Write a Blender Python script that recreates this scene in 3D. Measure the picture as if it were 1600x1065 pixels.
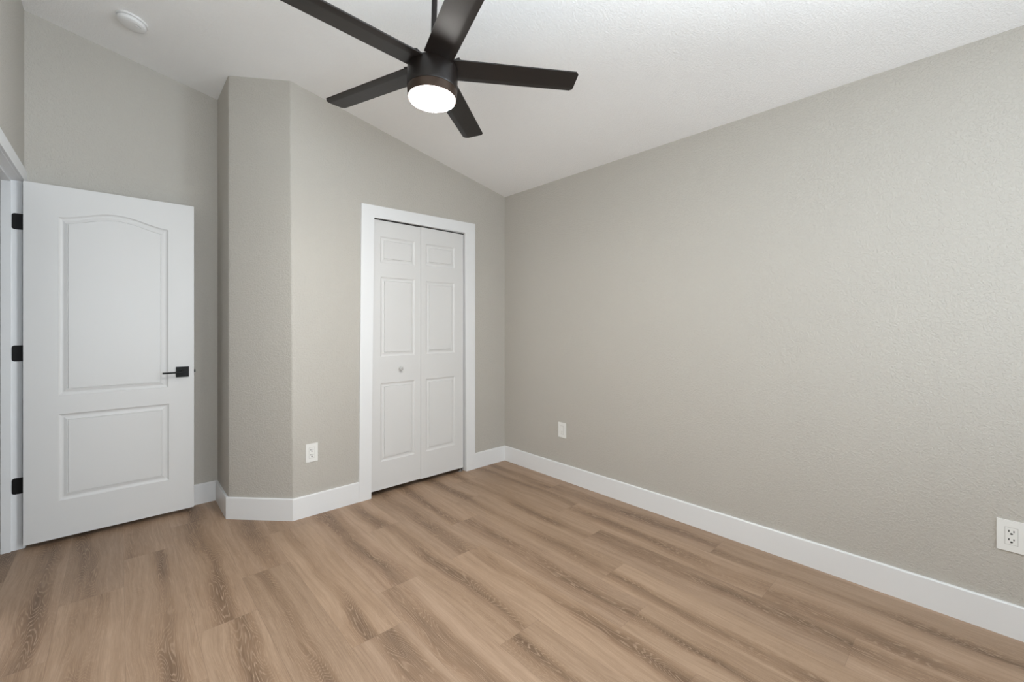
import bpy, bmesh, math, random
from mathutils import Vector, Matrix
R = math.radians
for o in list(bpy.data.objects):
    bpy.data.objects.remove(o)
sc = bpy.context.scene
col = sc.collection

# ------------------------------------------------------------------ camera
H = 1.2506
TH = 47.361
cam = bpy.data.cameras.new('camera'); co = bpy.data.objects.new('camera', cam); col.objects.link(co)
co.location = (0, 0, H); co.rotation_euler = (R(90), 0, R(TH - 90))
cam.sensor_width = 36; cam.lens = 666.68 / 1600 * 36
cam.shift_y = (507.85 - 532.5) / 1600
cam.clip_start = 0.02
sc.camera = co

# ------------------------------------------------------------------ colour management, world, lights
sc.view_settings.view_transform = 'Standard'; sc.view_settings.look = 'None'
sc.view_settings.gamma = 1; sc.view_settings.use_curve_mapping = False
sc.view_settings.exposure = 0.0
sc.cycles.use_denoising = True
sc.cycles.max_bounces = 14; sc.cycles.diffuse_bounces = 10; sc.cycles.glossy_bounces = 5
sc.cycles.sample_clamp_indirect = 6
w = bpy.data.worlds.new('sky'); sc.world = w; w.use_nodes = True
w.node_tree.nodes['Background'].inputs[0].default_value = (0.80, 0.90, 1.0, 1)
w.node_tree.nodes['Background'].inputs[1].default_value = 1.0


def area(name, loc, rot, sx, sy, power, color, spread=180):
    l = bpy.data.lights.new(name, 'AREA'); l.shape = 'RECTANGLE'; l.size = sx; l.size_y = sy
    l.energy = power; l.color = color; l.spread = R(spread)
    o = bpy.data.objects.new(name, l); col.objects.link(o); o.location = loc; o.rotation_euler = rot
    return o


# daylight at unseen windows, two behind the camera, one right; aimed fill beams added
WY = -1.30                                   # wall behind the camera
BWIN = ((1.25, 2.45, 0.70, 2.00), (-0.25, 0.95, 0.70, 2.00))     # x0, x1, z0, z1
RWIN = (-1.15, -0.28, 0.70, 2.00)                                 # y0, y1, z0, z1 in the right wall
DAY = (0.835, 0.935, 1.015)
PW_ = [9, 4, 36, 3, 1.0, 26, 28, 210]
#            window, tilt up, turn to the left, spread
for _i, (_w, _t, _y, _s) in enumerate(((BWIN[0], 0, 0, 180), (BWIN[1], 0, 0, 180), (BWIN[1], 45, 0, 180), (RWIN, 0, 0, 180),
                                       (BWIN[0], -4, -42, 60), (RWIN, 5, -30, 90), (RWIN, 38, -32, 80))):
    _h = (_w[3] - _w[2]) - .06; _l = _w[1] - _w[0] - .06
    _d = 0.02 + _h / 2 * math.sin(R(_t)) + _l / 2 * abs(math.sin(R(_y)))
    _c = (_w[0] + _w[1]) / 2; _z = (_w[2] + _w[3]) / 2
    if PW_[_i] > 0:
        area('window_daylight', (2.6405 - _d, _c, _z) if _w is RWIN else (_c, WY + _d, _z),
             (R(90 + _t), 0, R(_y) + (R(90) if _w is RWIN else 0)), _l, _h, PW_[_i], DAY, _s)

# ------------------------------------------------------------------ room measures
XR, YB, ZC, SL = 2.6405, 2.9657, 2.44, 0.20164      # right wall, closet wall, low eave height, ceiling slope
X1, X2, Y2, Y3, XL = 0.8100, 0.5205, 3.2810, 3.6892, -0.400
ceil = lambda x: ZC + SL * (XR - x)
BT, BH = 0.014, 0.133


# ------------------------------------------------------------------ materials
def mat(name, color, rough=0.5, metal=0.0, spec=0.5):
    m = bpy.data.materials.new(name); m.use_nodes = True
    b = m.node_tree.nodes['Principled BSDF']
    b.inputs['Base Color'].default_value = (*color, 1); b.inputs['Roughness'].default_value = rough
    b.inputs['Metallic'].default_value = metal; b.inputs['Specular IOR Level'].default_value = spec
    return m


class NT:
    def __init__(s, m): s.t = m.node_tree; s.b = s.t.nodes['Principled BSDF']
    def n(s, typ, **kw):
        x = s.t.nodes.new(typ)
        for k, v in kw.items():
            if k.startswith('i_'): x.inputs[k[2:].replace('_', ' ')].default_value = v
            else: setattr(x, k, v)
        return x
    def l(s, a, b): s.t.links.new(a, b)
    def math(s, op, a, b=None, c=None, clamp=False):
        x = s.n('ShaderNodeMath', operation=op, use_clamp=clamp)
        for i, v in enumerate((a, b, c)):
            if v is None: continue
            if isinstance(v, (int, float)): x.inputs[i].default_value = v
            else: s.l(v, x.inputs[i])
        return x.outputs[0]
    def ramp(s, fac, stops, interp='LINEAR'):
        x = s.n('ShaderNodeValToRGB'); x.color_ramp.interpolation = interp
        e = x.color_ramp.elements
        while len(e) < len(stops): e.new(0.5)
        for i, (p, c) in enumerate(stops):
            e[i].position = p; e[i].color = (*c, 1) if len(c) == 3 else c
        s.l(fac, x.inputs[0]); return x.outputs[0]
    def mix(s, fac, a, b, blend='MIX'):
        x = s.n('ShaderNodeMix', data_type='RGBA', blend_type=blend)
        for i, v in ((0, fac), (6, a), (7, b)):
            if isinstance(v, (int, float)): x.inputs[i].default_value = v
            elif isinstance(v, tuple): x.inputs[i].default_value = (*v, 1)
            else: s.l(v, x.inputs[i])
        return x.outputs[2]


def textured_paint(name, color, scale, strength, dist, rough=0.6, lo=.42, hi=.62):
    """rolled / knockdown drywall: blobby noise relief under flat paint"""
    m = mat(name, color, rough, spec=0.35); t = NT(m)
    tc = t.n('ShaderNodeTexCoord')
    n1 = t.n('ShaderNodeTexNoise', i_Scale=scale, i_Detail=3.0, i_Roughness=0.55, i_Distortion=0.6)
    n2 = t.n('ShaderNodeTexNoise', i_Scale=scale * 2.7, i_Detail=2.0)
    t.l(tc.outputs['Object'], n1.inputs['Vector']); t.l(tc.outputs['Object'], n2.inputs['Vector'])
    r = t.ramp(n1.outputs['Fac'], [(lo, (0, 0, 0)), (hi, (1, 1, 1))], 'EASE')
    hgt = t.math('ADD', r, t.math('MULTIPLY', n2.outputs['Fac'], 0.35))
    b = t.n('ShaderNodeBump', i_Strength=strength, i_Distance=dist)
    t.l(hgt, b.inputs['Height']); t.l(b.outputs['Normal'], t.b.inputs['Normal'])
    # very slight roller variation in the pigment
    n3 = t.n('ShaderNodeTexNoise', i_Scale=3.0, i_Detail=2.0); t.l(tc.outputs['Object'], n3.inputs['Vector'])
    c = t.mix(n3.outputs['Fac'], tuple(x * 0.985 for x in color), tuple(x * 1.015 for x in color))
    t.l(c, t.b.inputs['Base Color'])
    return m


def trim_paint(name, color, rough):
    m = mat(name, color, rough, spec=0.5); t = NT(m)
    tc = t.n('ShaderNodeTexCoord'); n1 = t.n('ShaderNodeTexNoise', i_Scale=60.0, i_Detail=2.0)
    t.l(tc.outputs['Object'], n1.inputs['Vector'])
    b = t.n('ShaderNodeBump', i_Strength=0.06, i_Distance=0.001); t.l(n1.outputs['Fac'], b.inputs['Height'])
    t.l(b.outputs['Normal'], t.b.inputs['Normal'])
    return m


WALLC = (0.505, 0.480, 0.438)
M_wall = textured_paint('wall_paint', WALLC, 92, 0.55, 0.002, lo=.46, hi=.58)
M_ceil = textured_paint('ceiling_paint', (0.93, 0.93, 0.93), 120, 0.50, 0.0025, lo=.40, hi=.60)
M_trim = trim_paint('trim_paint', (0.785, 0.793, 0.803), 0.35)
M_door = trim_paint('door_paint', (0.68, 0.677, 0.672), 0.38)
M_plate = mat('white_plastic', (0.80, 0.80, 0.78), 0.35)
M_plate_dim = mat('ivory_plastic', (0.60, 0.59, 0.55), 0.4)
M_slot = mat('slot_dark', (0.03, 0.03, 0.03), 0.6)
M_slotg = mat('slot_grey', (0.42, 0.41, 0.39), 0.6)
M_black = mat('black_metal', (0.005, 0.005, 0.005), 0.5, spec=0.25)
M_detector = mat('detector_plastic', (0.78, 0.78, 0.78), 0.4)
M_grille = mat('detector_groove', (0.50, 0.50, 0.50), 0.6)
M_knob = mat('knob_satin', (0.60, 0.60, 0.59), 0.25, 0.4)
M_steel = mat('steel', (0.55, 0.55, 0.55), 0.35, 0.8)
M_hall = mat('hall_paint', (0.47, 0.45, 0.40), 0.7)
M_out = mat('window_frame_paint', (0.8, 0.8, 0.8), 0.4)


def fan_bronze():
    m = mat('fan_bronze', (0.020, 0.016, 0.014), 0.40, 0.0, 0.38); t = NT(m)
    tc = t.n('ShaderNodeTexCoord'); mp = t.n('ShaderNodeMapping'); mp.inputs['Scale'].default_value = (2, 60, 20)
    t.l(tc.outputs['Object'], mp.inputs[0]); n1 = t.n('ShaderNodeTexNoise', i_Scale=3.0, i_Detail=3.0)
    t.l(mp.outputs[0], n1.inputs['Vector'])
    t.l(t.mix(n1.outputs['Fac'], (0.0085, 0.0060, 0.0050), (0.013, 0.0095, 0.0080)), t.b.inputs['Base Color'])
    return m


M_fan = fan_bronze()
M_hub = mat('fan_housing_bronze', (0.0080, 0.0055, 0.0045), 0.38, 0.0, 0.3)
M_ring = mat('lamp_ring_bronze', (0.042, 0.026, 0.018), 0.38, 0.5, 0.4)  # housing bronze made browner and lighter, the lamp's glow painted into it
M_lens = bpy.data.materials.new('lamp_diffuser'); M_lens.use_nodes = True
_b = M_lens.node_tree.nodes['Principled BSDF']
_b.inputs['Base Color'].default_value = (0.9, 0.88, 0.84, 1); _b.inputs['Roughness'].default_value = 0.4
_b.inputs['Emission Color'].default_value = (1.0, 0.97, 0.92, 1); _b.inputs['Emission Strength'].default_value = PW_[7]


def floor_material():
    m = mat('oak_vinyl_plank', (0.4, 0.3, 0.22), 0.42, 0, 0.4); t = NT(m)
    uv = t.n('ShaderNodeUVMap', uv_map='plank'); sep = t.n('ShaderNodeSeparateXYZ'); t.l(uv.outputs[0], sep.inputs[0])
    U, V = sep.outputs[0], sep.outputs[1]                   # metres along / across one plank
    at = t.n('ShaderNodeAttribute', attribute_name='plank_id')
    sr = t.n('ShaderNodeSeparateColor'); t.l(at.outputs['Color'], sr.inputs[0])
    r1, r2, r3 = sr.outputs[0], sr.outputs[1], sr.outputs[2]
    off = t.math('MULTIPLY', r1, 53.0); offv = t.math('MULTIPLY', r2, 31.0)

    def vec(su, sv, wv=None, z=0.0):
        c = t.n('ShaderNodeCombineXYZ')
        t.l(t.math('MULTIPLY', t.math('ADD', U, off), su), c.inputs[0])
        vv = wv if wv is not None else V
        t.l(t.math('MULTIPLY', t.math('ADD', vv, offv), sv), c.inputs[1])
        c.inputs[2].default_value = z
        return c.outputs[0]
    # slow wander of the grain across the plank
    nw = t.n('ShaderNodeTexNoise', i_Scale=1.0, i_Detail=2.0); t.l(vec(1.3, 2.0), nw.inputs['Vector'])
    Vw = t.math('ADD', V, t.math('MULTIPLY', t.math('SUBTRACT', nw.outputs['Fac'], 0.5), 0.11))
    # broad dark heart streak running lengthways (position and width differ per plank)
    cen = t.math('ADD', 0.050, t.math('MULTIPLY', r3, 0.115))
    dist = t.math('ABSOLUTE', t.math('SUBTRACT', Vw, cen))
    wid = t.math('ADD', 0.050, t.math('MULTIPLY', r1, 0.050))
    st = t.n('ShaderNodeMapRange', interpolation_type='SMOOTHSTEP')
    t.l(t.math('DIVIDE', dist, wid), st.inputs['Value']); st.inputs['To Min'].default_value = 1.0; st.inputs['To Max'].default_value = 0.0
    streak = st.outputs[0]
    nb = t.n('ShaderNodeTexNoise', i_Scale=1.0, i_Detail=3.0, i_Roughness=0.5); t.l(vec(1.5, 8.0, Vw), nb.inputs['Vector'])
    nbr = t.ramp(nb.outputs['Fac'], [(0.34, (0, 0, 0)), (0.64, (1, 1, 1))], 'EASE')
    n2 = t.n('ShaderNodeTexNoise', i_Scale=1.0, i_Detail=4.0, i_Roughness=0.6); t.l(vec(1.1, 34.0, Vw, 9.1), n2.inputs['Vector'])
    n2r = t.ramp(n2.outputs['Fac'], [(0.36, (0, 0, 0)), (0.66, (1, 1, 1))], 'EASE')
    dark = t.math('MULTIPLY', t.math('ADD', t.math('MULTIPLY', streak, 0.72), 0.24), t.math('ADD', t.math('MULTIPLY', nbr, 0.62), 0.38))
    dark = t.math('ADD', dark, t.math('MULTIPLY', t.math('SUBTRACT', n2r, 0.5), 0.20), clamp=True)
    # cathedral rings: contour lines of a stretched field, broken up by the pores
    nf = t.n('ShaderNodeTexNoise', i_Scale=1.0, i_Detail=2.6, i_Roughness=0.42); t.l(vec(1.05, 8.0, Vw, 3.7), nf.inputs['Vector'])
    ring = t.math('SINE', t.math('MULTIPLY', nf.outputs['Fac'], 420.0))
    ringm = t.ramp(ring, [(0.25, (0, 0, 0)), (0.98, (1, 1, 1))])
    # fine pores and hair lines
    np_ = t.n('ShaderNodeTexNoise', i_Scale=1.0, i_Detail=4.0, i_Roughness=0.7); t.l(vec(9.0, 300.0, Vw), np_.inputs['Vector'])
    pores = t.ramp(np_.outputs['Fac'], [(0.40, (0, 0, 0)), (0.62, (1, 1, 1))])
    nm = t.n('ShaderNodeTexNoise', i_Scale=1.0, i_Detail=4.0, i_Roughness=0.6); t.l(vec(2.6, 95.0, Vw), nm.inputs['Vector'])
    light = (0.415, 0.288, 0.196); mid = (0.285, 0.183, 0.114); deep = (0.130, 0.075, 0.042)
    base = t.ramp(dark, [(0.0, light), (0.42, mid), (1.0, deep)], 'LINEAR')
    # plank to plank tone
    tone = t.math('ADD', 0.90, t.math('MULTIPLY', r2, 0.18))
    tc = t.n('ShaderNodeCombineColor')
    for i in range(3): t.l(tone, tc.inputs[i])
    c = t.mix(1.0, base, tc.outputs[0], 'MULTIPLY')
    c = t.mix(t.math('MULTIPLY', r1, 0.5), c, t.mix(1.0, c, (0.99, 1.0, 1.06), 'MULTIPLY'))
    # limed ring lines, strongest where the wood is dark
    rf = t.math('MULTIPLY', t.math('MULTIPLY', ringm, t.math('ADD', t.math('MULTIPLY', dark, 0.60), 0.03)), t.math('ADD', 0.25, t.math('MULTIPLY', pores, 0.75)))
    c = t.mix(rf, c, (0.58, 0.43, 0.31))
    c = t.mix(t.math('MULTIPLY', t.math('SUBTRACT', 1.0, pores), 0.20), c, (0.15, 0.09, 0.055))
    c = t.mix(t.math('MULTIPLY', pores, 0.12), c, (0.52, 0.38, 0.27))
    c = t.mix(t.math('MULTIPLY', t.math('SUBTRACT', nm.outputs['Fac'], 0.48, clamp=True), 1.3), c, (0.19, 0.12, 0.075))
    # seams: micro-bevel lines at the plank's own edges
    eu = t.math('MINIMUM', V, t.math('SUBTRACT', 0.2155, V))
    ev = t.math('MINIMUM', U, t.math('SUBTRACT', 1.226, U))
    e = t.math('MINIMUM', eu, ev)
    seam = t.math('SUBTRACT', 1.0, t.math('DIVIDE', e, 0.0013), clamp=True)
    c = t.mix(t.math('MULTIPLY', seam, 0.50), c, (0.17, 0.11, 0.075))
    t.l(c, t.b.inputs['Base Color'])
    rr = t.math('ADD', 0.40, t.math('MULTIPLY', np_.outputs['Fac'], 0.16)); t.l(rr, t.b.inputs['Roughness'])
    hgt = t.math('SUBTRACT', t.math('MULTIPLY', pores, 0.25), seam)
    b = t.n('ShaderNodeBump', i_Strength=0.25, i_Distance=0.0008); t.l(hgt, b.inputs['Height']); t.l(b.outputs['Normal'], t.b.inputs['Normal'])
    return m


M_floor = floor_material()


# ------------------------------------------------------------------ mesh helpers
def link(name, bm, m, parent=None, smooth=False, bevel=0.0, seg=2):
    if bevel:
        bmesh.ops.bevel(bm, geom=[e for e in bm.edges if e.is_manifold and e.calc_face_angle(0) > R(25)], offset=bevel, segments=seg, affect='EDGES', profile=0.5, clamp_overlap=True)
    bmesh.ops.recalc_face_normals(bm, faces=bm.faces)
    me = bpy.data.meshes.new(name); bm.to_mesh(me); bm.free()
    for mm in (m if isinstance(m, (list, tuple)) else [m]): me.materials.append(mm)
    if smooth:
        for p in me.polygons: p.use_smooth = True
        me.set_sharp_from_angle(angle=R(35))
    o = bpy.data.objects.new(name, me); col.objects.link(o)
    if parent: o.parent = parent
    return o


def box(bm, a, b):
    v = [bm.verts.new((x, y, z)) for x in (a[0], b[0]) for y in (a[1], b[1]) for z in (a[2], b[2])]
    for f in ((0, 1, 3, 2), (4, 6, 7, 5), (0, 4, 5, 1), (2, 3, 7, 6), (0, 2, 6, 4), (1, 5, 7, 3)):
        bm.faces.new([v[i] for i in f])
    return v


def prism_xy(bm, foot, z0, z1):
    """foot: XY polygon; z0/z1 numbers or functions of (x, y, i)"""
    g = lambda z, p, i: z(p[0], p[1], i) if callable(z) else z
    lo = [bm.verts.new((p[0], p[1], g(z0, p, i))) for i, p in enumerate(foot)]
    hi = [bm.verts.new((p[0], p[1], g(z1, p, i))) for i, p in enumerate(foot)]
    n = len(foot)
    bm.faces.new(lo[::-1]); bm.faces.new(hi)
    for i in range(n): bm.faces.new((lo[i], lo[(i + 1) % n], hi[(i + 1) % n], hi[i]))


def prism_poly(bm, pts, axis_fn, d0, d1):
    """pts: 2-D polygon, axis_fn(p, d) -> 3-D point"""
    a = [bm.verts.new(axis_fn(p, d0)) for p in pts]; b = [bm.verts.new(axis_fn(p, d1)) for p in pts]
    n = len(pts)
    bm.faces.new(a[::-1]); bm.faces.new(b)
    for i in range(n): bm.faces.new((a[i], a[(i + 1) % n], b[(i + 1) % n], b[i]))


def lathe(bm, prof, segs=48, M=Matrix()):
    """prof: list of (r, z); r = 0 closes the end"""
    rings = []
    for r, z in prof:
        if r < 1e-6: rings.append([bm.verts.new(M @ Vector((0, 0, z)))])
        else: rings.append([bm.verts.new(M @ Vector((r * math.cos(2 * math.pi * i / segs), r * math.sin(2 * math.pi * i / segs), z))) for i in range(segs)])
    for a, b in zip(rings, rings[1:]):
        for i in range(segs):
            j = (i + 1) % segs
            if len(a) == 1 and len(b) == 1: continue
            if len(a) == 1: bm.faces.new((a[0], b[j], b[i]))
            elif len(b) == 1: bm.faces.new((a[i], a[j], b[0]))
            else: bm.faces.new((a[i], a[j], b[j], b[i]))


def struct(o, label=None):
    o['kind'] = 'structure'
    if label: o['label'] = label
    return o


def empty(name, loc=(0, 0, 0), parent=None):
    o = bpy.data.objects.new(name, None); col.objects.link(o); o.location = loc
    o.empty_display_size = 0.1
    if parent: o.parent = parent
    return o


def tag(o, label, cat, group=None):
    o['label'] = label; o['category'] = cat
    if group: o['group'] = group
    return o


# ------------------------------------------------------------------ floor of planks
random.seed(11)
PW, PL_ = 0.2155, 1.226
joints = {-1: 2.757, 0: 3.07, 1: 2.138, 2: 2.455, 3: 2.86, 4: 1.885, 5: 1.258, 6: 1.904, 7: 0.995, 8: 1.25, 9: 0.325, 10: 1.89, 11: 0.99}
bm = bmesh.new(); uvl = bm.loops.layers.uv.new('plank'); cl = bm.loops.layers.float_color.new('plank_id')
x_lo, x_hi, y_lo, y_hi = -1.75, 2.68, -1.9, 4.0
for row in range(-9, 13):
    xa = 0.017 + row * PW; xb = xa + PW
    j = joints.get(row, random.uniform(0, PL_)) % PL_
    k = -2
    while j + k * PL_ < y_hi:
        ya = j + k * PL_; yb = ya + PL_; k += 1
        cx0, cx1, cy0, cy1 = max(xa, x_lo), min(xb, x_hi), max(ya, y_lo), min(yb, y_hi)
        rid = (random.random(), random.random(), random.random(), 1)
        fl = random.random() < .5
        if cx1 - cx0 < 1e-4 or cy1 - cy0 < 1e-4: continue
        vs = [bm.verts.new(p) for p in ((cx0, cy0, 0), (cx1, cy0, 0), (cx1, cy1, 0), (cx0, cy1, 0))]
        f = bm.faces.new(vs)
        for lp in f.loops:
            u, v = lp.vert.co.y - ya, lp.vert.co.x - xa
            if fl: u, v = PL_ - u, PW - v
            lp[uvl].uv = (u, v); lp[cl] = rid
bmesh.ops.remove_doubles(bm, verts=bm.verts, dist=1e-6)
me = bpy.data.meshes.new('floor'); bm.to_mesh(me); bm.free(); me.materials.append(M_floor)
fo = bpy.data.objects.new('floor', me); col.objects.link(fo); struct(fo)
bm = bmesh.new(); box(bm, (x_lo, y_lo, -.12), (x_hi + .1, y_hi, -.003)); struct(link('floor_slab', bm, M_hall))

# ------------------------------------------------------------------ ceiling (one slope, low at the right wall)
bm = bmesh.new()
a, b = -1.75, XR + 0.12
prism_poly(bm, [(a, ceil(a)), (b, ceil(b)), (b, ceil(b) + .12), (a, ceil(a) + .12)], lambda p, d: (p[0], d, p[1]), -1.9, 4.05)
struct(link('ceiling', bm, M_ceil))

# ------------------------------------------------------------------ walls
T = 0.115
top = lambda x, y, i: ceil(x)
bm = bmesh.new()
for ya, yb_, za, zb in ((WY - T, RWIN[0], 0, None), (RWIN[1], 4.0, 0, None), (RWIN[0], RWIN[1], 0, RWIN[2]), (RWIN[0], RWIN[1], RWIN[3], None)):
    prism_xy(bm, [(XR, ya), (XR + T, ya), (XR + T, yb_), (XR, yb_)], za, top if zb is None else zb)
struct(link('wall_right', bm, M_wall))

# closet wall with its opening: straight run from the angled corner to the right wall
ox0b, ox0t, ox1b, ox1t, oz = 1.339, 1.359, 2.186, 2.178, 2.036
RC = 0.022                                                   # rounded drywall corners
d45 = Vector((X2 - X1, Y2 - YB)).normalized()
x1b, x1t = X1 + 0.011, X1 - 0.006
bm = bmesh.new()
F = lambda p, d: (p[0], YB + d, p[1])
t1 = 0.008
prism_poly(bm, [(x1b + t1, 0), (ox0b - .012, 0), (ox0t - .012, oz + .012), (ox0t - .012, ceil(ox0t - .012)), (x1t + t1, ceil(x1t + t1))], F, 0, T)
prism_poly(bm, [(ox1b + .012, 0), (XR, 0), (XR, ceil(XR)), (ox1t + .012, ceil(ox1t + .012)), (ox1t + .012, oz + .012)], F, 0, T)
prism_poly(bm, [(ox0t - .012, oz + .012), (ox1t + .012, oz + .012), (ox1t + .012, ceil(ox1t + .012)), (ox0t - .012, ceil(ox0t - .012))], F, 0, T)
struct(link('wall_back', bm, M_wall))


def arc(P, da, db, r, n=6):
    """round the corner P between directions da (towards previous) and db (towards next)"""
    da, db = Vector(da).normalized(), Vector(db).normalized()
    ang = da.angle(db); tt = r
    A, B = Vector(P) + da * tt, Vector(P) + db * tt
    out = []
    for i in range(n + 1):
        s = i / n
        out.append(((1 - s) ** 2 * A + 2 * s * (1 - s) * Vector(P) + s * s * B))
    return out


def wall_strip(name, mk, zt, depth_pts, m):
    """mk(k) gives the polyline of the face at the bottom (k=0) and at the ceiling (k=1)"""
    bm = bmesh.new(); lo, hi = mk(0), mk(1)
    L = [bm.verts.new((p.x, p.y, 0)) for p in lo]; Hh = [bm.verts.new((p.x, p.y, ceil(p.x))) for p in hi]
    for i in range(len(L) - 1): bm.faces.new((L[i], L[i + 1], Hh[i + 1], Hh[i]))
    BL = [bm.verts.new((x, y, 0)) for x, y in depth_pts]; BHh = [bm.verts.new((x, y, ceil(x))) for x, y in depth_pts]
    ringL = L + BL; ringH = Hh + BHh; n0 = len(L) - 1
    for i in range(n0, len(ringL)):
        j = (i + 1) % len(ringL); bm.faces.new((ringL[i], ringL[j], ringH[j], ringH[i]))
    bm.faces.new(ringL[::-1]); bm.faces.new(ringH)
    return link(name, bm, m, smooth=True)


def mk45(k):
    P1 = Vector((x1t if k else x1b, YB)); P2 = Vector((X2, Y2))
    d = (P2 - P1).normalized()
    return arc(P1, (1, 0), d, 0.008) + arc(P2, -d, (0, 1), 0.012)


struct(wall_strip('wall_angled', mk45, top, [(X2 + T * .8, Y2 + .06), (X1 + .05, YB + T * .9)], M_wall))
bm = bmesh.new(); prism_xy(bm, [(X2, Y2 + .012), (X2 + T * .6, Y2 + .06), (X2 + T * .6, Y3), (X2, Y3)], 0, top); struct(link('wall_return', bm, M_wall))
bm = bmesh.new(); prism_xy(bm, [(XL, Y3), (XR, Y3), (XR, Y3 + T), (XL, Y3 + T)], 0, top); struct(link('wall_alcove', bm, M_wall))

# left wall with the room door's opening (hinge jamb near the alcove corner)
JY1, JY0, JZ = 3.612, 2.840, 2.054
bm = bmesh.new()
FX = lambda p, d: (XL - d, p[0], p[1])
ztop = ceil(XL)
for pts in ([(WY, 0), (JY0 - .018, 0), (JY0 - .018, JZ + .018), (WY, JZ + .018)], [(JY1 + .018, 0), (Y3 + T, 0), (Y3 + T, JZ + .018), (JY1 + .018, JZ + .018)],):
    prism_poly(bm, pts, FX, 0, T)
vs = []
for d, zt in ((0, ceil(XL)), (T, ceil(XL - T))):
    vs.append([bm.verts.new((XL - d, y, z)) for y, z in ((WY, JZ + .018), (Y3 + T, JZ + .018), (Y3 + T, zt), (WY, zt))])
bm.faces.new(vs[0][::-1]); bm.faces.new(vs[1])
for i in range(4): bm.faces.new((vs[0][i], vs[0][(i + 1) % 4], vs[1][(i + 1) % 4], vs[1][i]))
struct(link('wall_left', bm, M_wall))

# wall behind the camera with its two windows
bm = bmesh.new()
xs = [XL - T, BWIN[1][0], BWIN[1][1], BWIN[0][0], BWIN[0][1], XR]
FY = lambda p, d: (p[0], WY - d, p[1])
for i in range(5):
    x0, x1 = xs[i], xs[i + 1]
    if i in (1, 3):
        z0, z1 = BWIN[0][2:]
        prism_poly(bm, [(x0, 0), (x1, 0), (x1, z0), (x0, z0)], FY, 0, T)
        prism_poly(bm, [(x0, z1), (x1, z1), (x1, ceil(x1)), (x0, ceil(x0))], FY, 0, T)
    else:
        prism_poly(bm, [(x0, 0), (x1, 0), (x1, ceil(x1)), (x0, ceil(x0))], FY, 0, T)
struct(link('wall_front', bm, M_wall))
M_glass = mat('window_glass', (1, 1, 1), 0.0); M_glass.node_tree.nodes['Principled BSDF'].inputs['Transmission Weight'].default_value = 1.0
for n, (x0, x1, z0, z1) in enumerate((BWIN[0], BWIN[1], RWIN)):
    P = (lambda x, d, z: (x, WY - d, z)) if n < 2 else (lambda x, d, z: (XR + d, x, z))
    bm = bmesh.new()
    for a_, b_ in (((x0, z0), (x0 + .04, z1)), ((x1 - .04, z0), (x1, z1)), ((x0, z0), (x1, z0 + .04)), ((x0, z1 - .04), (x1, z1)), ((x0, (z0 + z1) / 2 - .02), (x1, (z0 + z1) / 2 + .02))):
        box(bm, P(a_[0], .05, a_[1]), P(b_[0], .09, b_[1]))
    wo = struct(link('window_%d' % (n + 1), bm, M_out))
    bm = bmesh.new(); box(bm, P(x0 + .03, .068, z0 + .03), P(x1 - .03, .072, z1 - .03)); link('window_pane', bm, M_glass, wo)

# hallway outside the door and inside of the closet
bm = bmesh.new(); prism_xy(bm, [(-1.7, 1.5), (-1.6, 1.5), (-1.6, 4.0), (-1.7, 4.0)], 0, top)
prism_xy(bm, [(-1.6, 3.9), (XL - T, 3.9), (XL - T, 4.0), (-1.6, 4.0)], 0, top); prism_xy(bm, [(-1.6, 1.5), (XL - T, 1.5), (XL - T, 1.6), (-1.6, 1.6)], 0, top)
struct(link('wall_hall', bm, M_hall))


# ------------------------------------------------------------------ trim
def baseboard(name, A, B, n, e0=0.0, e1=0.0, h=BH):
    """board along the floor from A to B; n = unit normal into the room; e0/e1 mitre the front edge"""
    A, B, n = Vector(A), Vector(B), Vector(n).normalized(); d = (B - A).normalized()
    a1, b1 = A + n * BT + d * e0, B + n * BT - d * e1
    a2, b2 = A + n * (BT - .003) + d * e0 * (BT - .003) / BT, B + n * (BT - .003) - d * e1 * (BT - .003) / BT
    bm = bmesh.new()
    secA = [(A, 0), (a1, 0), (a1, h - .004), (a2, h), (A, h)]; secB = [(B, 0), (b1, 0), (b1, h - .004), (b2, h), (B, h)]
    va = [bm.verts.new((p.x, p.y, z)) for p, z in secA]; vb = [bm.verts.new((p.x, p.y, z)) for p, z in secB]
    bm.faces.new(va); bm.faces.new(vb[::-1])
    for i in range(5): bm.faces.new((va[i], va[(i + 1) % 5], vb[(i + 1) % 5], vb[i]))
    return struct(link(name, bm, M_trim))


d45 = (Vector((X2, Y2)) - Vector((x1b, YB))).normalized(); n45 = Vector((-d45.y, d45.x)); n45 = n45 if n45.y < 0 else -n45
m1 = BT * math.tan((math.pi - Vector((1, 0)).angle(d45)) / 2)          # outside corner next to the closet
m2 = BT * math.tan((d45.angle(Vector((0, 1)))) / 2)
baseboard('baseboard_right', (XR, YB), (XR, WY), (-1, 0), BT, 0)
baseboard('baseboard_back_right', (2.277, YB), (XR, YB), (0, -1), 0, BT)
baseboard('baseboard_back_left', (x1b, YB), (1.250, YB), (0, -1), -m1, 0, .139)
baseboard('baseboard_angled', (X2, Y2), (x1b, YB), n45, -m2, -m1, .139)
baseboard('baseboard_return', (X2, Y3), (X2, Y2), (-1, 0), BT, -m2, .139)
baseboard('baseboard_alcove', (XL + .012, Y3), (X2, Y3), (0, -1), 0, BT, .139)
baseboard('baseboard_left', (XL, WY), (XL, JY0 - .075), (1, 0), 0, 0)

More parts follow.
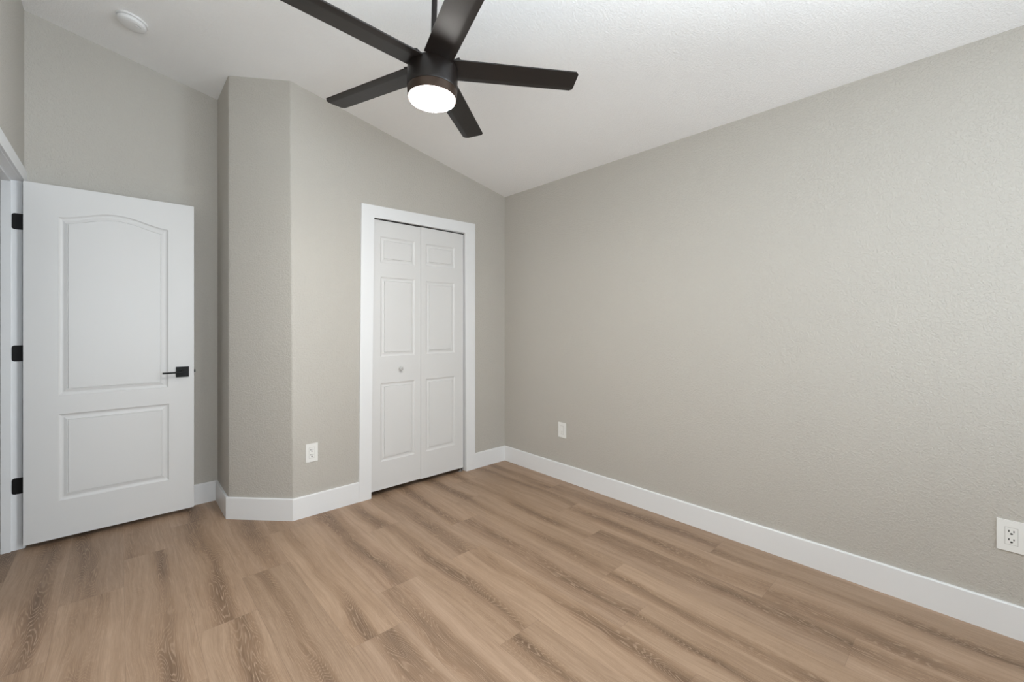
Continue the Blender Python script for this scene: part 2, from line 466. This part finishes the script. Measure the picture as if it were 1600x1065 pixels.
# closet casing: two legs and a head, flat boards
CF = 0.016
FC = lambda p, d: (p[0], YB - d, p[1])
bm = bmesh.new()
tl, tr = (1.2655, 2.1185), (2.2785, 2.1305)
il, ir = (1.3605, 2.031), (2.1745, 2.0405)
prism_poly(bm, [(1.2470, 0), (1.3375, 0), il, tl], FC, 0, CF)
prism_poly(bm, [(2.1870, 0), (2.2785, 0), tr, ir], FC, 0, CF)
prism_poly(bm, [tl, il, ir, tr], FC, 0, CF)
bmesh.ops.remove_doubles(bm, verts=bm.verts, dist=1e-5)
struct(link('trim_1', bm, M_trim))
# closet jamb lining inside the opening
bm = bmesh.new()
FD = lambda p, d: (p[0], YB + d, p[1])
prism_poly(bm, [(ox0b - .012, 0), (ox0b, 0), (ox0t, oz), (ox0t - .012, oz)], FD, 0, T)
prism_poly(bm, [(ox1b, 0), (ox1b + .012, 0), (ox1t + .012, oz), (ox1t, oz)], FD, 0, T)
box(bm, (ox0t - .012, YB, oz), (ox1t + .012, YB + T, oz + .012))
struct(link('trim_2', bm, M_trim))

# room door frame: jambs, stops, casing
bm = bmesh.new()
for ya, yb_ in ((JY1, JY1 + .018), (JY0 - .018, JY0)): box(bm, (XL - T, ya, 0), (XL, yb_, JZ + .018))
box(bm, (XL - T, JY0, JZ), (XL, JY1, JZ + .018))
sx0, sx1 = XL - .076, XL - .040
box(bm, (sx0, JY1 - .010, 0), (sx1, JY1, JZ)); box(bm, (sx0, JY0, 0), (sx1, JY0 + .010, JZ)); box(bm, (sx0, JY0 + .010, JZ - .010), (sx1, JY1 - .010, JZ))
struct(link('trim_3', bm, M_trim))
bm = bmesh.new()
FL = lambda p, d: (XL + d, p[0], p[1])
cw = .071; cz0, cz1 = JZ + .001, JZ + .001 + cw
yo1 = Y3 - .001; yi1, yi0 = JY1 + .005, JY0 - .005
for pts in ([(yi1, 0), (yo1, 0), (yo1, cz1), (yi1, cz0)], [(yi0 - cw, 0), (yi0, 0), (yi0, cz0), (yi0 - cw, cz1)], [(yi0, cz0), (yi1, cz0), (yo1, cz1), (yi0 - cw, cz1)]):
    prism_poly(bm, pts, FL, 0, .013)
struct(link('trim_4', bm, M_trim, bevel=.003))
bm = bmesh.new()                                            # hall side casing of the same frame
FH = lambda p, d: (XL - T - d, p[0], p[1])
for pts in ([(yi1, 0), (yo1, 0), (yo1, cz1), (yi1, cz0)], [(yi0 - cw, 0), (yi0, 0), (yi0, cz0), (yi0 - cw, cz1)], [(yi0, cz0), (yi1, cz0), (yo1, cz1), (yi0 - cw, cz1)]):
    prism_poly(bm, pts, FH, 0, .013)
struct(link('trim_5', bm, M_trim))


# ------------------------------------------------------------------ moulded panel doors
def offset(poly, d):
    n = len(poly); out = []
    for i in range(n):
        p0, p1, p2 = Vector(poly[i - 1]), Vector(poly[i]), Vector(poly[(i + 1) % n])
        e1, e2 = (p1 - p0).normalized(), (p2 - p1).normalized()
        n1, n2 = Vector((-e1.y, e1.x)), Vector((-e2.y, e2.x))
        b = (n1 + n2); b = b / max(b.dot(n1), 0.2)
        out.append((p1.x + b.x * d, p1.y + b.y * d))
    return out


def panel_leaf(name, x0, x1, z0, z1, yf, thick, panels, prof, m, parent=None, xform=None):
    """slab whose front (and back) face carries moulded panels; panels are CCW outlines in (x, z)"""
    bm = bmesh.new()
    for sgn, y in ((1, yf), (-1, yf + thick)):
        outer = [(x0, z0), (x1, z0), (x1, z1), (x0, z1)]
        loops = []
        ov = [bm.verts.new((x, y, z)) for x, z in outer]
        es = [bm.edges.new((ov[i], ov[(i + 1) % 4])) for i in range(4)]
        for P in panels:
            pv = [bm.verts.new((x, y, z)) for x, z in P]
            es += [bm.edges.new((pv[i], pv[(i + 1) % len(pv)])) for i in range(len(pv))]
            loops.append((P, pv))
        bmesh.ops.triangle_fill(bm, edges=es, use_beauty=True, use_dissolve=False)
        # drop any fill inside the panel outlines
        for P, pv in loops:
            cxm = min(p[0] for p in P), max(p[0] for p in P), min(p[1] for p in P), max(p[1] for p in P)
            kill = [f for f in bm.faces if abs(f.calc_center_median().y - y) < 1e-5 and all(v in pv for v in f.verts)]
            if kill: bmesh.ops.delete(bm, geom=kill, context='FACES_ONLY')
        for P, pv in loops:
            prev = pv
            for d, h in prof:
                q = [bm.verts.new((x, y + sgn * h, z)) for x, z in offset(P, d)]
                n = len(q)
                for i in range(n): bm.faces.new((prev[i], prev[(i + 1) % n], q[(i + 1) % n], q[i]))
                prev = q
            bm.faces.new(prev)
        if sgn == 1: front = ov
        else:
            for i in range(4): bm.faces.new((front[i], front[(i + 1) % 4], ov[(i + 1) % 4], ov[i]))
    return link(name, bm, m, parent)


rect = lambda a, b, c, d: [(a, c), (b, c), (b, d), (a, d)]
# room door, opened a quarter turn so that it stands parallel to the alcove wall
DX0, DX1, DZ0, DZ1, DY = -0.391, 0.3715, 0.028, 2.050, 3.570
N = 22
arch = [(-0.257, 0.845), (0.236, 0.845)]
pa, pb = 0.236, -0.257
for i in range(N + 1):
    s = i / N; x = pa + (pb - pa) * s
    arch.append((x, 1.872 + 0.052 * (0.5 - 0.5 * math.cos(2 * math.pi * s)) ** 0.85))
DP = [(.003, .003), (.008, .0065), (.014, .008), (.020, .0080), (.028, .0055), (.0350, .0035), (.0370, .0062), (.0385, .0062), (.040, .0015)]
door1 = panel_leaf('door_1', DX0, DX1, DZ0, DZ1, DY, .035, [rect(-0.256, 0.240, 0.240, 0.738), arch], DP, M_door)
struct(door1, 'white two-panel arched room door standing open against the alcove wall')
for zc_ in (1.828, 1.094, 0.356):
    hz = empty('hinge', (0, 0, 0), door1)
    # rounded-corner leaf on the jamb face
    bm = bmesh.new(); hx0, hx1, hh, rr = -.4375, -.392, .0445, .012
    pts = [(hx1, zc_ - hh), (hx1, zc_ + hh)]
    for a0, cxx, czz in ((90, hx0 + rr, zc_ + hh - rr), (180, hx0 + rr, zc_ - hh + rr)):
        for k in range(7): an = R(a0 + 15 * k); pts.append((cxx + rr * math.cos(an), czz + rr * math.sin(an)))
    prism_poly(bm, pts, lambda p, d: (p[0], JY1 - d, p[1]), 0, .002)
    link('jamb_leaf', bm, M_black, hz)
    bm = bmesh.new(); lathe(bm, [(0, -hh - .003), (.004, -hh - .003), (.006, -hh), (.006, hh), (.004, hh + .003), (0, hh + .003)], 16, Matrix.Translation((-.386, 3.6045, zc_)))
    link('barrel', bm, M_black, hz, smooth=True)
hd = empty('door_handle', (0, 0, 0), door1)
bm = bmesh.new(); box(bm, (.2755, DY - .009, .9075), (.3435, DY, .9755)); link('square_rose', bm, M_black, hd, bevel=.0015)
bm = bmesh.new(); lathe(bm, [(0, 0), (.012, 0), (.012, .046), (0, .046)], 24, Matrix.Translation((.3095, DY - .008, .9415)) @ Matrix.Rotation(R(90), 4, 'X'))
box(bm, (.2040, DY - .058, .9365), (.3215, DY - .044, .9465))
link('lever', bm, M_black, hd, bevel=.0015)
hd2 = empty('door_handle', (0, 0, 0), door1)
yb2 = DY + .035
bm = bmesh.new(); box(bm, (.2755, yb2, .9075), (.3435, yb2 + .009, .9755)); link('square_rose', bm, M_black, hd2, bevel=.0015)
bm = bmesh.new(); lathe(bm, [(0, 0), (.012, 0), (.012, .044), (0, .044)], 24, Matrix.Translation((.3095, yb2 + .008, .9415)) @ Matrix.Rotation(R(-90), 4, 'X'))
box(bm, (.2040, yb2 + .044, .9365), (.3215, yb2 + .056, .9465)); link('lever', bm, M_black, hd2, bevel=.0015)
bm = bmesh.new(); box(bm, (DX1, DY + .005, .913), (DX1 + .0012, DY + .030, .970)); box(bm, (DX1 + .001, DY + .010, .934), (DX1 + .009, DY + .025, .952))
link('latch', bm, M_black, door1)

# closet: a pair of folding leaves
d2 = empty('door_2', (1.76, YB + .01, 0)); struct(d2, 'white six-panel folding closet door with a small round knob')
CY = YB + .006
CPf = [(.003, .002), (.008, .0045), (.014, .0055), (.020, .005), (.0265, .0030), (.0285, .0058), (.0305, .0058), (.0325, .0012)]
loc = lambda pts: [(x - 1.76, z) for x, z in pts]
Lf = panel_leaf('folding_leaf', 1.3455 - 1.76, 1.7545 - 1.76, .038, 2.024, CY - d2.location.y, .030,
                [loc(rect(1.418, 1.702, .243, .822)), loc(rect(1.418, 1.702, 1.019, 1.608)), loc(rect(1.415, 1.702, 1.714, 1.906))], CPf, M_door, d2)
Rf = panel_leaf('folding_leaf', 1.7565 - 1.76, 2.1675 - 1.76, .034, 2.026, CY - d2.location.y, .030,
                [loc(rect(1.802, 2.083, .243, .822)), loc(rect(1.802, 2.076, 1.020, 1.603)), loc(rect(1.800, 2.076, 1.728, 1.901))], CPf, M_door, d2)
bm = bmesh.new(); lathe(bm, [(0, 0), (.007, 0), (.0065, .010), (.012, .014), (.0155, .020), (.0155, .024), (.012, .028), (0, .030)], 28, Matrix.Translation((1.576 - 1.76, CY - d2.location.y, .922)) @ Matrix.Rotation(R(90), 4, 'X'))
link('knob', bm, M_knob, Lf, smooth=True)
bm = bmesh.new(); box(bm, (2.135 - 1.76, .004, .0), (2.165 - 1.76, .030, .003)); box(bm, (2.163 - 1.76, .004, 0), (2.1655 - 1.76, .030, .026))
lathe(bm, [(0, .003), (.005, .003), (.005, .034), (0, .034)], 12, Matrix.Translation((2.150 - 1.76, .016, 0)))
link('pivot_bracket', bm, M_steel, d2)
bm = bmesh.new(); box(bm, (1.362 - 1.76, .002, 2.0275), (2.1765 - 1.76, .026, 2.0355)); link('top_track', bm, M_slot, d2)  # dark strip added to paint the shade in the gap above the leaves


# ------------------------------------------------------------------ wall plates
def wall_plate(name, origin, rot, wd, ht, dim, label, group=None):
    """local frame: x right, z up, -y out of the wall"""
    e = empty(name, origin); e.rotation_euler = (0, 0, rot)
    mp = M_plate
    bm = bmesh.new(); box(bm, (-wd / 2, -.006, -ht / 2), (wd / 2, 0, ht / 2)); link('cover_plate', bm, mp, e, bevel=.002)
    bm = bmesh.new(); box(bm, (-.0168, -.0072, -.0335), (.0168, -.002, .0335)); link('receptacle', bm, mp, e, bevel=.001)
    bm = bmesh.new()                                       # fine shadow gap round the insert
    for a_, b_ in (((-.0180, -.0348), (-.0168, .0348)), ((.0168, -.0348), (.0180, .0348)), ((-.0168, .0336), (.0168, .0348)), ((-.0168, -.0348), (.0168, -.0336))):
        box(bm, (a_[0], -.0063, a_[1]), (b_[0], -.003, b_[1]))
    link('insert_gap', bm, M_slotg, e)
    bm = bmesh.new()
    if dim:
        for zz in (-.010, -.024): box(bm, (-.003, -.0076, zz - .002), (.003, -.006, zz + .002))
        link('small_jack', bm, M_slotg, e)
    else:
        for zz in (.0165, -.0165):
            box(bm, (-.0084, -.0074, zz - .001), (-.0050, -.006, zz + .008)); box(bm, (.0050, -.0074, zz), (.0082, -.006, zz + .007))
            prism_poly(bm, [(.0040 * math.cos(k * math.pi / 6), zz - .0070 + .0036 * math.sin(k * math.pi / 6)) for k in range(12)], lambda p, d: (p[0], -d, p[1]), .006, .0074)
        link('socket_holes', bm, M_slot, e)
        for zz in (.047, -.047):
            bm = bmesh.new(); lathe(bm, [(0, .0045), (.0028, .0045), (.0028, .0066), (0, .0068)], 12, Matrix.Translation((0, 0, zz)) @ Matrix.Rotation(R(90), 4, 'X'))
            link('screw', bm, mp, e)
    return tag(e, label, 'outlet' if not dim else 'wall plate', group)


wall_plate('wall_outlet', (.934, YB, .412), 0, .075, .119, False, 'white power outlet low on the short beige wall left of the closet')
wall_plate('wall_plate', (XR, 2.265, .403), R(-90), .080, .121, True, 'small white wall plate low on the right wall, near the closet corner')
wall_plate('wall_outlet', (XR, -.098, .4035), R(-90), .079, .124, False, 'white power outlet on the right wall, cut by the right picture edge')

# ------------------------------------------------------------------ smoke detector on the slope
sd = empty('smoke_detector', (.056, 3.205, ceil(.056)))
sd.rotation_euler = (0, math.atan(SL) , 0)
bm = bmesh.new(); lathe(bm, [(0, 0), (.070, 0), (.071, -.006), (.069, -.010), (0, -.010)], 56); link('mounting_base', bm, M_detector, sd, smooth=True)
bm = bmesh.new(); lathe(bm, [(0, -.010), (.062, -.010), (.062, -.014), (0, -.014)], 56); link('vent_gap', bm, M_grille, sd, smooth=True)
bm = bmesh.new(); lathe(bm, [(0, -.013), (.064, -.013), (.0655, -.020), (.063, -.028), (.056, -.033), (.040, -.0355), (0, -.036)], 56); link('cover', bm, M_detector, sd, smooth=True)
bm = bmesh.new(); lathe(bm, [(0, -.034), (.011, -.034), (.011, -.0370), (.009, -.0375), (0, -.0375)], 24, Matrix.Translation((.026, -.020, 0)))
link('test_button', bm, M_detector, sd, smooth=True)
bm = bmesh.new()
for k in range(5):
    an = R(-62 + 7 * k); c, s = math.cos(an), math.sin(an)
    bmesh.ops.create_cube(bm, size=1, matrix=Matrix.Translation((.047 * c, .047 * s, -.0352)) @ Matrix.Rotation(an, 4, 'Z') @ Matrix.Diagonal((.010, .0018, .0016, 1)))
link('sounder_slots', bm, M_grille, sd)
tag(sd, 'round white smoke detector on the sloped ceiling above the open door', 'smoke detector')

# ------------------------------------------------------------------ ceiling fan
K = 0.93
FP = Vector((1.0468, 1.6665, 2.4131)); O = Vector((0, 0, H))
FP = O + (FP - O) * K
fan = empty('ceiling_fan', FP)
ez = Vector((.031, .005, 1)).normalized(); ex = (Vector((1, 0, 0)) - ez * ez.x).normalized(); ey = ez.cross(ex)
fan.matrix_world = Matrix.Translation(FP) @ Matrix((ex, ey, ez)).transposed().to_4x4() @ Matrix.Scale(K, 4)
tag(fan, 'dark bronze five-blade ceiling fan with a lit round lamp', 'ceiling fan')
bm = bmesh.new(); lathe(bm, [(0, .022), (.060, .022), (.092, .016), (.108, .004), (.1125, -.012), (.1125, -.094), (.1100, -.098), (0, -.098)], 72)
link('motor_housing', bm, M_hub, fan, smooth=True)
bm = bmesh.new(); lathe(bm, [(0, -.0975), (.1085, -.0975), (.1115, -.101), (.1090, -.132), (.1065, -.139), (.1035, -.139), (.1030, -.130), (0, -.130)], 72)
link('light_ring', bm, M_ring, fan, smooth=True)
bm = bmesh.new(); lathe(bm, [(0, -.128), (.1025, -.130), (.1033, -.139), (.1010, -.147), (.090, -.153), (.060, -.158), (.030, -.160), (0, -.1605)], 72)
link('lamp_lens', bm, M_lens, fan, smooth=True)
bm = bmesh.new(); lathe(bm, [(0, .02), (.046, .02), (.046, .034), (.030, .045), (.026, .075), (.016, .082), (0, .082)], 40); link('yoke_cover', bm, M_hub, fan, smooth=True)
fc = (ceil(FP.x) - FP.z) / K                                # ceiling height above the blades, in the fan's own units
bm = bmesh.new(); lathe(bm, [(0, .06), (.0125, .06), (.0125, fc - .02), (0, fc - .02)], 24); link('downrod', bm, M_hub, fan, smooth=True)
bm = bmesh.new(); lathe(bm, [(0, fc - .105), (.028, fc - .105), (.040, fc - .098), (.062, fc - .060), (.070, fc - .022), (.070, fc + .008), (0, fc + .008)], 48)
link('canopy', bm, M_hub, fan, smooth=True)


def blade_bm():
    """underside flat with one lengthways crease; local x = along the blade, y = counter-clockwise side"""
    bm = bmesh.new(); wr, wt, th = .128, .122, .006
    r0, Rp, Rm = .092, .660, .665
    NX = 40; cols = []
    ys = [-1, -.8, -.4, 0, .4, .52, .58, .8, 1]
    rc = .012
    for i in range(NX + 1):
        s = i / NX; cvec = []
        for yn in ys:
            Rt = Rm + (Rp - Rm) * (yn + 1) / 2
            x = r0 + (Rt - r0) * s
            wd = wr + (wt - wr) * s
            y = yn * wd / 2
            # rounded tip corners
            y_abs = abs(y); lim = wt / 2 - rc
            if y_abs > lim and x > Rt - rc:
                q = y_abs - lim; xm = Rt - rc + math.sqrt(max(rc * rc - q * q, 0)); x = min(x, xm)
            z = 0.0
            if yn > .55: z = (yn - .55) * wd / 2 * 0.22
            cvec.append((x, y, z))
        cols.append(cvec)
    lo = [[bm.verts.new((x, y, z - th / 2)) for x, y, z in c] for c in cols]
    hi = [[bm.verts.new((x, y, z + th / 2)) for x, y, z in c] for c in cols]
    for i in range(NX):
        for j in range(len(ys) - 1):
            bm.faces.new((lo[i][j], lo[i][j + 1], lo[i + 1][j + 1], lo[i + 1][j])); bm.faces.new((hi[i][j], hi[i + 1][j], hi[i + 1][j + 1], hi[i][j + 1]))
    J = len(ys) - 1
    for i in range(NX):
        bm.faces.new((lo[i][0], lo[i + 1][0], hi[i + 1][0], hi[i][0])); bm.faces.new((lo[i][J], hi[i][J], hi[i + 1][J], lo[i + 1][J]))
    for j in range(J):
        bm.faces.new((lo[0][j], hi[0][j], hi[0][j + 1], lo[0][j + 1])); bm.faces.new((lo[NX][j], lo[NX][j + 1], hi[NX][j + 1], hi[NX][j]))
    bmesh.ops.remove_doubles(bm, verts=bm.verts, dist=1e-6)
    return bm


def bracket_bm():
    bm = bmesh.new()
    pts = [(.050, -.030), (.100, -.050), (.118, -.060), (.124, -.050), (.126, .050), (.118, .060), (.100, .050), (.050, .030)]
    prism_poly(bm, pts, lambda p, d: (p[0], p[1], d), .0035, .018)
    for yy in (-.032, 0, .032): lathe(bm, [(0, .017), (.006, .017), (.006, .021), (.003, .0235), (0, .0235)], 12, Matrix.Translation((.108, yy, 0)))
    return bm


B0 = link('blade', blade_bm(), M_fan, fan, smooth=True); Q0 = link('blade_bracket', bracket_bm(), M_hub, B0)
for k in range(5):
    b_ = B0 if k == 0 else B0.copy()
    if k:
        col.objects.link(b_); b_.parent = fan
        q_ = Q0.copy(); col.objects.link(q_); q_.parent = b_
    b_.matrix_local = Matrix.Rotation(5.663 + k * 2 * math.pi / 5, 4, 'Z') @ Matrix.Rotation(-0.160, 4, 'X')
